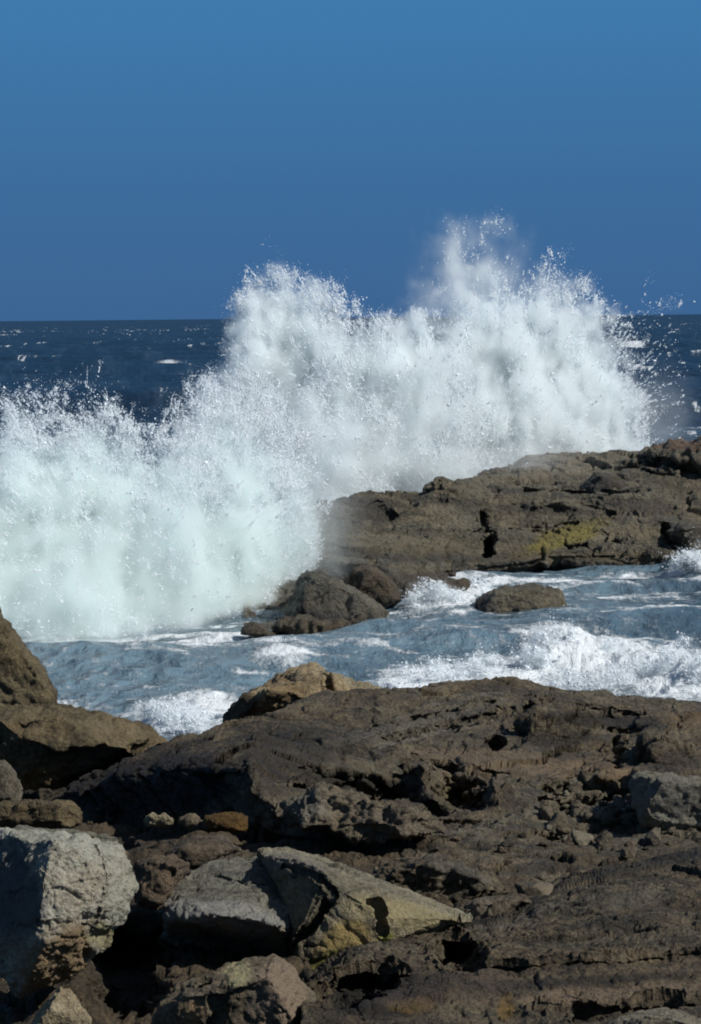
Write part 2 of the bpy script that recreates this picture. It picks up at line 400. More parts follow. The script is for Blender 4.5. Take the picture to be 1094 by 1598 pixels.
def field_right(P):
    px, py = px_of(P)
    w1 = fbm(P * .8 + 3, 4); w2 = fbm(P * 2.0 + 51, 4, .55)
    fing = ridged(P * [1.5, 1.0, .4] + 43, 3, .6)
    qx = px + 26 * w1 + 14 * w2; qy = py + 36 * fbm(P * .95 + 27, 4, .6) + 16 * w2 + 30 * fing - 8
    top = np.interp(qx, [250, 320, 345, 370, 400, 440, 470, 495, 520, 545, 575, 610, 650, 690, 720, 760, 800, 825, 860, 900, 930, 955, 975, 1000, 1015, 1030],
                        [700, 620, 520, 460, 428, 422, 430, 445, 425, 452, 485, 490, 492, 480, 470, 465, 440, 400, 385, 400, 430, 460, 500, 560, 630, 690])
    soft = np.interp(px, [350, 450, 600, 700, 780, 830, 950, 1000], [90, 80, 70, 80, 100, 140, 140, 110])
    re = np.interp(qy, [380, 450, 520, 600, 680, 720], [940, 985, 1000, 1000, 1020, 1030])
    le = np.interp(qy, [420, 560, 700], [350, 335, 250])
    v = np.clip((qy - top) / soft, 0, 1); h = np.clip((re - qx) / 70, 0, 1) * np.clip((qx - le) / 40, 0, 1)
    edge = v * h
    # thin tall plume
    g = np.exp(-(np.abs(qx - np.interp(qy, [300, 500], [728, 752])) / np.interp(qy, [310, 480], [42, 85])) ** 3) * sst(318, 372, qy) * (1 - sst(470, 540, qy))
    yc = np.interp(px, [300, 600, 1000], [63.5, 66.5, 71.5]) + 1.9 * fbm(P * [.45, .25, .4] + 66, 3) + .8 * w1 - .6 * w2 + np.interp(py, [400, 780], [2.0, -.5])
    T = np.interp(py, [380, 520, 800], [.7, 1.0, 1.6]) * (.35 + .65 * np.maximum(edge, g * .5))
    de = np.exp(-(np.abs(P[:, 1] - yc) / T) ** 2.6)
    hole = np.exp(-((px - 515) / 44) ** 2 - ((py - 585) / 55) ** 2)
    thin = np.interp(py, [400, 470, 560], [.9, .6, 0]) * np.interp(px, [780, 830], [0, 1]) + .6 * hole
    bill = -ridged(P * [1.25, 1.0, 1.0] + 15, 5, .62)
    stk = ridged(P * [1.7, 1.2, .75] + 45, 4, .6)
    tex = sst(-.10 + .3 * thin, .34 + .25 * thin, .6 * bill + .55 * stk + .02 + .22 * edge)
    D = edge ** .95 * de * (.03 + .97 * tex) * (1 - .6 * hole)
    vl = np.exp(-((px - 815) / 60) ** 2 - ((py - 735) / 26) ** 2 - ((P[:, 1] - 65.5) / 1.2) ** 2) + .5 * np.exp(-((px - 1030) / 40) ** 2 - ((py - 650) / 50) ** 2 - ((P[:, 1] - 72) / 2) ** 2)
    D = D + .035 * vl * (.4 + sst(-.4, .5, w1 + w2))
    D = D + .80 * g * de * (.42 + .7 * sst(-.1, .4, bill + .2))
    D = D * (.14 + .86 * sst(-.32, .22, fbm(P * [.5, .45, .45] + 13, 3)))
    D = D * np.interp(qy, [430, 560, 780], [.6, 1, 1.2])
    fl = sst(.35, .8, ridged(P * [2.1, 1.9, 1.6] + 87, 3, .6)); fine = sst(.05, .5, fbm(P * 3.3 + 80, 3, .6))
    E = edge ** .7 * de * (.05 + fl + .6 * fine) * (1.25 - .6 * edge) * (1 - .6 * thin) + .12 * g * de * (.02 + fine)
    # drops thrown clear of the burst, to the right and above
    out = np.exp(-((px - 1000) / 48) ** 2 - ((py - 590) / 85) ** 2) * np.exp(-((P[:, 1] - 71) / 2) ** 2)
    E = E + .02 * out * (.15 + fine)
    return D.astype(np.float32), E.astype(np.float32)

burst('breaking_wave', 'big white burst of spray at the left, rising from the pool before the ledge', (-9.2, 43.5, -.05), (1.2, 57.0, 5.4), (.048, .11, .046),
      field_left, 10.0, 260000, .0050, 11, (-4, 48, 0), col=(.922, .985, .976))
burst('breaking_wave', 'taller white burst of spray thrown up behind the rock ledge, thin plume on top', (-6.0, 60.0, 0.2), (11.2, 76.0, 9.9), (.062, .14, .058),
      field_right, 8.5, 330000, .0066, 12, (3, 68, 0))

def small_field(blobs, seed, k=1.0):
    def f(P):
        px, py = px_of(P); w1 = fbm(P * 2.2 + seed, 4, .6); w2 = fbm(P * 5.5 + seed + 9, 3, .6); D = 0; 
        for (cx, cyy, rx, ry, z, a_) in blobs:
            Yc = on_z(np.array([cx]), np.array([cyy + ry * .6]), z)[0][1]
            d2 = ((px - cx) / rx + .5 * w1) ** 2 + ((py - cyy) / ry + .55 * w1 + .3 * w2) ** 2 + ((P[:, 1] - Yc) / (rx / F * Yc * .8 + .15)) ** 2
            D = D + a_ * (1 - sst(.25, 1.25, np.sqrt(d2)))
        b = -ridged(P * 3.4 + seed, 4, .6)
        D = D * (.06 + .94 * sst(-.2, .25, b + .25 * np.minimum(D, 1)))
        E = D * (.1 + sst(.2, .7, ridged(P * 6 + seed, 2, .6)) + .4 * sst(0, .4, w2))
        return D.astype(np.float32), E.astype(np.float32)
    return f
burst('breaking_wave', 'low breaker tumbling white across the pool below the ledge at the right', (.6, 35.5, -.1), (7.2, 46.5, 1.9), (.042, .09, .036),
      small_field([(868, 1010, 42, 38, 0, .9), (830, 1030, 36, 26, 0, .6), (955, 1020, 52, 26, 0, .9), (1075, 1045, 52, 42, 0, 1.2), (1010, 1050, 50, 30, 0, .6), (1120, 1060, 60, 40, 0, .8), (755, 1040, 40, 30, 0, .35), (700, 1052, 50, 24, 0, .3), (640, 1060, 44, 20, 0, .18), (930, 1065, 80, 24, 0, .5)], 61),
      10.0, 42000, .0055, 13, (4, 41, 0), None, .4)
burst('breaking_wave', 'small white splash beside the olive rock standing in the water', (1.0, 47.5, -.1), (3.9, 54.0, 1.6), (.045, .09, .04),
      small_field([(680, 932, 50, 24, 0, .8), (735, 915, 36, 16, 0, .4), (650, 940, 22, 18, 0, .7), (850, 895, 40, 8, 0, .3)], 71), 8.0, 10000, .006, 14, (2, 50, 0), None, .4)
burst('breaking_wave', 'white splash in the narrow inlet between the brown sloping rock and the tan boulder', (-3.4, 29.5, -.1), (-1.4, 36.0, 1.2), (.035, .08, .03),
      small_field([(275, 1118, 50, 30, 0, .7), (225, 1108, 34, 16, 0, .4), (320, 1100, 30, 22, 0, .35), (300, 1140, 40, 22, 0, .8)], 81), 8.0, 9000, .0045, 15, (-2.4, 33, 0), None, .3)
burst('breaking_wave', 'white foam pouring over the foot of the ledge at the right edge', (6.9, 52.5, -.1), (9.8, 60, 1.5), (.05, .1, .04),
      small_field([(1078, 880, 26, 18, 0, 1.2), (1110, 884, 30, 16, 0, .9)], 91), 10.0, 14000, .008, 16, (8, 56, 0))
# ---------------------------------------------------------------- rock kit
def rock_material(name, c_dark, c_mid, c_light, scale=1.0, crack=.5, rough=.8, speck=.25, strata=0.0, bump=1.0, lichen=None, spec=.3):
    """procedural stone: blotches, grain, bedding lines, cracks and specks; 'tint' (a colour attribute) lays stains and some painted shade on top"""
    t = NT(name); geo = t.n('ShaderNodeNewGeometry'); P0 = geo.outputs['Position']
    mp = t.n('ShaderNodeMapping'); mp.inputs['Scale'].default_value = (scale,) * 3; mp.inputs['Rotation'].default_value = (.3, .17, .5); t.l(P0, mp.inputs['Vector'])
    P = mp.outputs[0]
    big = t.noise(P, 1.6, 5, .62, .6); mid = t.noise(P, 7.5, 6, .66, .4); fine = t.noise(P, 42, 5, .7); grain = t.noise(P, 160, 2, .6)
    f = t.math('ADD', t.math('MULTIPLY', big, .36), t.math('ADD', t.math('MULTIPLY', mid, .33), t.math('MULTIPLY', fine, .42)))
    r = t.n('ShaderNodeValToRGB'); t.l(f, r.inputs[0]); e = r.color_ramp.elements
    e[0].position = .43; e[0].color = (*c_dark, 1); e[1].position = .63; e[1].color = (*c_light, 1)
    x = e.new(.52); x.color = (*c_mid, 1)
    hue = t.rng(t.noise(P, .9, 5, .65, .8), .40, .60)
    col = t.mix(1.0, r.outputs[0], t.mix(hue, (1.05, .98, .84, 1), (.97, 1.0, .95, 1)), 'MULTIPLY')
    # bedding
    ms = t.n('ShaderNodeMapping'); ms.inputs['Scale'].default_value = (scale * .7, scale * .7, scale * 16); ms.inputs['Rotation'].default_value = (.12, -.16, 0); t.l(P0, ms.inputs['Vector'])
    bed = t.noise(ms.outputs[0], 1.0, 6, .7, .35)
    if strata: col = t.mix(t.math('MULTIPLY', t.rng(bed, .42, .60), strata), col, t.mix(.5, (*c_dark, 1), (*c_light, 1)))
    # cracks
    wv = t.n('ShaderNodeVectorMath', operation='ADD'); t.l(P, wv.inputs[0])
    nz = t.n('ShaderNodeTexNoise'); t.l(P, nz.inputs['Vector']); nz.inputs['Scale'].default_value = 3.5; nz.inputs['Detail'].default_value = 5
    sc = t.n('ShaderNodeVectorMath', operation='SCALE'); t.l(nz.outputs['Color'], sc.inputs[0]); sc.inputs['Scale'].default_value = .55; t.l(sc.outputs[0], wv.inputs[1])
    def crk(s, w_):
        v = t.n('ShaderNodeTexVoronoi', feature='DISTANCE_TO_EDGE'); t.l(wv.outputs[0], v.inputs['Vector']); v.inputs['Scale'].default_value = s
        return t.rng(v.outputs['Distance'], 0.0, w_)
    gate = t.rng(t.noise(P, 1.1, 3), .42, .60); few = t.rng(t.noise(P, 2.3, 3), .50, .62)
    ck = t.math('MINIMUM', t.math('MAXIMUM', crk(1.7, .05), t.math('SUBTRACT', 1, gate)), t.math('MAXIMUM', crk(5.5, .06), gate))
    ck = t.math('MAXIMUM', ck, t.math('SUBTRACT', 1, few))
    # specks of salt and shell, dark pits
    sp = t.rng(t.noise(P, 95, 3, .75), .63, .70)
    col = t.mix(t.math('MULTIPLY', sp, speck), col, (*[min(1, c * 1.7 + .05) for c in c_light], 1))
    pit = t.rng(t.noise(P, 60, 4, .7, .2), .36, .28)
    col = t.mix(t.math('MULTIPLY', pit, .35), col, (*[c * .45 for c in c_dark], 1))
    if lichen:
        lc, amt = lichen
        col = t.mix(t.math('MULTIPLY', t.rng(t.noise(P, 5.5, 7, .72, .5), .60 - amt, .70 - amt), .8), col, (*lc, 1))
    tn = t.n('ShaderNodeAttribute', attribute_name='tint')
    tf = t.math('MULTIPLY', tn.outputs['Alpha'], t.rng(t.math('ADD', t.math('MULTIPLY', mid, .6), t.math('MULTIPLY', fine, .4)), .28, .47, .30, 1))
    col = t.mix(tf, col, tn.outputs['Color'])
    col = t.mix(t.math('MULTIPLY', t.math('SUBTRACT', 1, ck), crack), col, (*[c * .35 for c in c_dark], 1))
    b = t.n('ShaderNodeBsdfPrincipled'); t.l(col, b.inputs['Base Color']); b.inputs['Specular IOR Level'].default_value = spec
    t.l(t.rng(mid, .3, .7, rough - .12, min(1, rough + .12)), b.inputs['Roughness'])
    h = t.math('ADD', t.math('MULTIPLY', mid, .55), t.math('ADD', t.math('MULTIPLY', fine, .26), t.math('MULTIPLY', grain, .06)))
    h = t.math('ADD', h, t.math('MULTIPLY', ck, .22 * crack)); h = t.math('ADD', h, t.math('MULTIPLY', bed, .5 * strata + .05)); h = t.math('SUBTRACT', h, t.math('MULTIPLY', pit, .05))
    bp = t.n('ShaderNodeBump'); bp.inputs['Strength'].default_value = bump; bp.inputs['Distance'].default_value = .13 / scale
    t.l(h, bp.inputs['Height']); t.l(bp.outputs[0], b.inputs['Normal']); t.l(b.outputs[0], t.out.inputs['Surface'])
    return t.m

def seg_dist(px, py, pts):
    d = np.full(px.shape, 1e9)
    for (ax, ay), (bx, by) in zip(pts[:-1], pts[1:]):
        vx, vy = bx - ax, by - ay; k = np.clip(((px - ax) * vx + (py - ay) * vy) / (vx * vx + vy * vy + 1e-9), 0, 1)
        d = np.minimum(d, np.hypot(px - ax - k * vx, py - ay - k * vy))
    return d
def sculpt(V, Nn, feats, wob=.65):
    """hollows, bosses and clefts carved where the real rock has them. ('e',px,py,rx,ry,deg,depth) or ('c',[(px,py)..],width,depth); depth > 0 pushes in"""
    if not feats: return V
    px, py = px_of(V)
    sc = np.median(V[:, 1]); n1 = fbm(V * (9.0 / max(1, sc / 8)), 4) ; n2 = fbm(V * (9.0 / max(1, sc / 8)) + 40, 4)
    for f in feats:
        if f[0] == 'e':
            _, cx, cyy, rx, ry, dg, dep = f; a = math.radians(dg)
            u = (px - cx) * math.cos(a) + (py - cyy) * math.sin(a); v = -(px - cx) * math.sin(a) + (py - cyy) * math.cos(a)
            d = np.hypot(u / rx, v / ry) + wob * n1
            g = 1 - sst(.5, 1.15, d)
        else:
            _, pts, wd, dep = f
            d = seg_dist(px + n1 * wd * 2.2, py + n2 * wd * 2.2, pts) / wd; g = 1 - sst(.35, 1.1, d)
        push = np.array([0, .85, -.45]) if dep > 0 else np.array([0, .55, -.8])
        V = V + (g * dep)[:, None] * push
    return V
def tint_attr(o, tints, base=None):
    V = coords(o); px, py = px_of(V); sc = np.median(V[:, 1]); n1 = fbm(V * (11.0 / max(1, sc / 8)) + 8, 4)
    C = np.zeros((len(V), 4))
    for tt in tints or ():
        if tt[0] == 'line':
            _, pts, wd, col, a_ = tt
            g = (1 - sst(.3, 1.1, seg_dist(px + n1 * wd * 3, py + np.roll(n1, 7) * wd * 2, pts) / wd)) * a_ * sst(-.35, .1, n1)
            k = g[:, None]; C[:, :3] = np.where(C[:, 3:4] > 0, C[:, :3] * (1 - k) + np.array(col) * k, np.array(col)); C[:, 3] = np.maximum(C[:, 3], g); continue
        cx, cyy, rx, ry, dg, col, a_ = tt
        a = math.radians(dg); u = (px - cx) * math.cos(a) + (py - cyy) * math.sin(a); v = -(px - cx) * math.sin(a) + (py - cyy) * math.cos(a)
        g = (1 - sst(.6, 1.15, np.hypot(u / rx, v / ry) + .45 * n1)) * a_
        k = g[:, None]; C[:, :3] = np.where(C[:, 3:4] > 0, C[:, :3] * (1 - k) + np.array(col) * k, np.array(col)); C[:, 3] = np.maximum(C[:, 3], g)
    cattr(o, 'tint', C)
def strata_disp(V, thick, dip=(.10, .05), warp=.5):
    q = (V[:, 2] + dip[0] * V[:, 0] + dip[1] * V[:, 1]) / thick + warp * fbm(V * (.55 / thick * .25), 3) + .25 * fbm(V * (1.2 / thick), 3)
    k = np.floor(q); f = q - k
    hsh = np.abs(np.sin(k * 12.9898) * 43758.5453) % 1.0
    return (hsh - .5) * .9 + .6 * (sst(.0, .16, f) * (1 - .45 * f) - .5)
def blocks(V, scale, squash=(1, 1, 1), seed=0):
    """fractured blocks: per-cell offset and tilt, and the open joints between the cells"""
    p = V * scale * np.array(squash) + seed * 7.3; p = p + .35 * np.stack([fbm(p * .9 + 3, 2), fbm(p * .9 + 50, 2), fbm(p * .9 + 90, 2)], 1)
    i0 = np.floor(p); F1 = np.full(len(V), 9., np.float32); F2 = F1.copy(); off = np.zeros(len(V), np.float32)
    def h(i, s): return TAB[(i[:, 0].astype(np.int32) + s) & 63, (i[:, 1].astype(np.int32) + 7 * s) & 63, (i[:, 2].astype(np.int32) + 3 * s) & 63]
    for dx in (-1, 0, 1):
        for dy in (-1, 0, 1):
            for dz in (-1, 0, 1):
                c = i0 + np.array([dx, dy, dz]); q = c + .5 + .42 * np.stack([h(c, 1), h(c, 2), h(c, 3)], 1)
                e_ = p - q; d = np.sqrt((e_ * e_).sum(1)).astype(np.float32)
                o_ = h(c, 4) + .55 * (h(c, 5) * e_[:, 0] + h(c, 6) * e_[:, 1] + h(c, 8) * e_[:, 2])
                nw = d < F1; F2 = np.where(nw, F1, np.minimum(F2, d)); off = np.where(nw, o_, off); F1 = np.where(nw, d, F1)
    return off - .8 * (1 - sst(.0, .12, F2 - F1))
def rough_rock(V, Nn, size, a=(.05, .03, .010), strata=0, thick=.1, dip=(.1, .05), seed=0, fr=1.0, blk=()):
    p = V / size * fr + seed * 3.71
    d = a[0] * size * fbm(p * 2.2, 3) - a[1] * size * (ridged(p * 5.5, 4, .5) - .2) - a[2] * size * (ridged(p * 17 + 9, 4, .55))
    if strata: d = d + strata * strata_disp(V, thick, dip)
    for (sc_, sq_, am_) in blk: d = d + am_ * blocks(V, sc_, sq_, seed)
    return V + Nn * d[:, None]

def finish(o, label, cat='rock', group=None): return tag(o, label, cat, group)

def loft(name, label, curves, nu, nv, mat, a=(.05, .03, .01), size=1.0, strata=0, thick=.12, dip=(.1, .05), feats=None, tints=None, seed=0, u0=-260, u1=1360, group=None, kind=None, uw=None, blk=()):
    """a long outcrop swept through curves given from its front foot over its top to its back; closed underneath"""
    us = np.linspace(u0, u1, nu) if uw is None else np.interp(np.linspace(0, 1, nu), uw[0], uw[1])
    K = []
    for c in curves:
        c = np.array(c, float); K.append(np.stack([at(u, np.interp(u, c[:, 0], c[:, 1]), np.interp(u, c[:, 0], c[:, 2])) for u in us]))
    K = np.array(K)                                              # (k, nu, 3)
    bot = K[-1].copy(); bot[:, 1] = K[0][:, 1] + .02; bot[:, 2] = np.minimum(K[0][:, 2], K[-1][:, 2]) - .5; K = np.concatenate([K, bot[None], K[:1]])
    seg = np.linalg.norm(np.diff(K, axis=0), axis=2).mean(1); seg[len(curves) - 1:] *= .04; 
    back = seg[len(curves) - 2]; seg[len(curves) - 2] = back * .25
    cnt = np.maximum(3, (nv * seg / seg.sum()).astype(int)); rows = []
    for k in range(len(K) - 1):
        s = np.linspace(0, 1, cnt[k], endpoint=False)[:, None, None]; a0 = K[max(0, k - 1)]; b0 = K[k]; c0 = K[k + 1]; d0 = K[min(len(K) - 1, k + 2)]
        lin = b0 + (c0 - b0) * s
        crv = .5 * (2 * b0 + (c0 - a0) * s + (2 * a0 - 5 * b0 + 4 * c0 - d0) * s ** 2 + (3 * b0 - a0 - 3 * c0 + d0) * s ** 3)
        rows.append(lin * .55 + crv * .45 if k < len(curves) - 1 else lin)
    G = np.concatenate(rows); nr = len(G)
    i = np.arange(nr * nu).reshape(nr, nu); j = np.roll(i, -1, 0)
    Fc = np.stack([i[:, :-1], i[:, 1:], j[:, 1:], j[:, :-1]], -1).reshape(-1, 4)
    o = mesh_np(name, G.reshape(-1, 3), Fc, mat)
    V = coords(o); Nn = normals(o)
    if ((V[Fc[len(Fc) // 8]].mean(0)) is not None) and Nn[nu * (cnt[0] + 2) + nu // 2][2] < 0: o.data.flip_normals(); Nn = -Nn
    # broad shape first, then the layers and the grain on the new surface
    V = V + Nn * (a[0] * size * fbm(V / size * 1.6 + seed, 3))[:, None]
    V = sculpt(V, Nn, feats); set_coords(o, V); Nn = normals(o)
    V = rough_rock(V, Nn, size, (0, a[1], a[2]), strata, thick, dip, seed, 1.0, blk); set_coords(o, V)
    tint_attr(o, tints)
    if kind: tag(o, kind=kind)
    else: finish(o, label, 'rock', group)
    return o

def rock(name, label, outline, Y, depth, mat, front=(), bulge=.5, fs=.72, bs=.75, a=(.05, .03, .010), voxel=None, chips=5, seed=1, feats=None, tints=None, strata=0, thick=.1, dip=(.1, .05), smooth=2, group=None, lift=0.0, fr=1.0, blk=None):
    """one boulder: hull of its outline ring, a nearer and a farther ring and any corner points, then chipped, weathered and roughened"""
    r = np.random.RandomState(seed); O = np.array([p[:2] for p in outline], float); c = O.mean(0)
    hh = O[:, 1].max() - O[:, 1].min(); dY = depth * .5 * np.clip((c[1] - O[:, 1]) / (.5 * hh), 0, 1)     # upper rim lies farther back
    dY = dY - depth * max(bulge, 0) * .8 * np.clip((O[:, 1] - c[1]) / (.5 * hh), 0, 1)                       # the base spreads forward
    dY = np.array([p[2] if len(p) > 2 else d for p, d in zip(outline, dY)])
    pts = [at(O[:, 0], O[:, 1], Y + dY)]
    Fp = c + (O - c) * fs; pts.append(at(Fp[:, 0], Fp[:, 1], np.full(len(O), Y - depth * bulge)))
    Bp = at(*(c + (O - c) * bs).T, np.full(len(O), Y + depth)); pts.append(Bp)
    for (x_, y_, dY) in front: pts.append(at(np.array([x_]), np.array([y_]), np.array([Y + dY])))
    P = np.concatenate(pts)
    bm = bmesh.new()
    for p in P: bm.verts.new(p)
    h = bmesh.ops.convex_hull(bm, input=bm.verts)
    bmesh.ops.delete(bm, geom=[g for g in h['geom_interior'] if isinstance(g, bmesh.types.BMVert)], context='VERTS')
    me = bpy.data.meshes.new(name); bm.to_mesh(me); bm.free()
    o = bpy.data.objects.new(name, me); COL.objects.link(o)
    ext = P.max(0) - P.min(0); size = float(np.sort(ext)[1])
    if voxel is None: voxel = max(size / 95, Y * .0009)
    md = o.modifiers.new('r', 'REMESH'); md.mode = 'VOXEL'; md.voxel_size = voxel
    sm = o.modifiers.new('s', 'SMOOTH'); sm.iterations = smooth; sm.factor = .5
    dg = bpy.context.evaluated_depsgraph_get(); ev = o.evaluated_get(dg); m2 = bpy.data.meshes.new_from_object(ev); m2.name = name
    o.modifiers.clear(); o.data = m2; bpy.data.meshes.remove(me)
    if not m2.materials: m2.materials.append(mat)
    else: m2.materials[0] = mat
    m2.polygons.foreach_set('use_smooth', np.ones(len(m2.polygons), bool))
    V = coords(o); ctr = V.mean(0)
    for k in range(chips):
        n = r.randn(3) + np.array([0, -.5, .35]); n /= np.linalg.norm(n)
        s = (V - ctr) @ n; lim = np.quantile(s, .93 + .05 * r.rand()); over = np.maximum(0, s - lim); V = V - over[:, None] * n * .92
    set_coords(o, V); Nn = normals(o)
    V = sculpt(V, Nn, feats); set_coords(o, V); Nn = normals(o)
    V = rough_rock(V, Nn, size, a, strata, thick, dip, seed, fr, ((2.6 / size, (1, 1, 1.6), .011 * size), (8 / size, (1, 1, 1.5), .004 * size)) if blk is None else blk); set_coords(o, V)
    tint_attr(o, tints)
    return finish(o, label, 'rock', group)
# ---------------------------------------------------------------- stone kinds
M_DARK = rock_material('dark_wet_slab', (.015, .012, .0085), (.061, .049, .033), (.185, .152, .104), 1.0, .6, .72, .4, .45)
M_GROUND = rock_material('bedrock', (.013, .0105, .007), (.045, .035, .022), (.13, .10, .064), 1.2, .6, .8, .2, .5)
M_BROWN = rock_material('brown_rock', (.030, .022, .012), (.082, .062, .034), (.185, .145, .085), 1.3, .5, .8, .25, .15)
M_TAN = rock_material('tan_rock', (.09, .070, .042), (.225, .18, .115), (.37, .31, .21), 1.3, .35, .85, .15, .1)
M_WHITE = rock_material('white_veined_rock', (.12, .112, .095), (.28, .266, .228), (.42, .405, .355), 1.7, .8, .8, .1, 0)
M_GREY = rock_material('grey_slab', (.055, .05, .04), (.15, .138, .11), (.25, .235, .19), 1.5, .6, .8, .15, .5)
M_PALE = rock_material('pale_slab', (.095, .083, .058), (.175, .152, .108), (.28, .25, .18), 1.4, .5, .8, .12, .2)
M_BLACK = rock_material('dark_rough_rock', (.011, .009, .0065), (.043, .034, .023), (.14, .113, .077), 2.2, .4, .8, .55, .1)
M_LEDGE = rock_material('olive_ledge', (.036, .031, .021), (.084, .073, .050), (.172, .152, .108), .33, .5, .5, .25, .35, spec=.5)
M_WETLEDGE = rock_material('wet_ledge', (.022, .018, .014), (.055, .044, .032), (.12, .098, .07), .4, .5, .6, .2, .2)
M_ORANGE = rock_material('orange_lichen_rock', (.03, .016, .006), (.075, .040, .011), (.14, .078, .02), 2, .3, .85, .1)
M_STONE = rock_material('grey_brown_stone', (.035, .029, .021), (.088, .073, .053), (.18, .152, .112), 1.8, .3, .8, .2)
M_RED = rock_material('reddish_rock', (.035, .026, .019), (.085, .064, .046), (.16, .125, .092), 1.8, .4, .8, .2)

# ---------------------------------------------------------------- bedrock under the near rocks
def zc(Y, z, d=0): return [(-1000, zpy(z, Y) + d, Y), (2600, zpy(z, Y) + d, Y)]
loft('ground', None, [zc(3.2, 4.15), zc(5.7, 4.10), zc(7.4, 3.98), zc(9.0, 3.90), zc(10.0, 3.80), zc(11.0, 3.62), zc(14.0, 3.1), zc(18, 2.3), zc(24, .6), zc(30, -1.2)],
     1000, 620, M_GROUND, (.10, .03, .012), 1.0, .02, .10, seed=3, blk=((2.6, (1, 1, 2.5), .03), (8, (1, 1, 1.6), .011)), feats=[('e', 195, 1500, 75, 75, 0, .40), ('e', 420, 1290, 50, 14, 0, .2)], u0=-900, u1=2500, kind='structure')

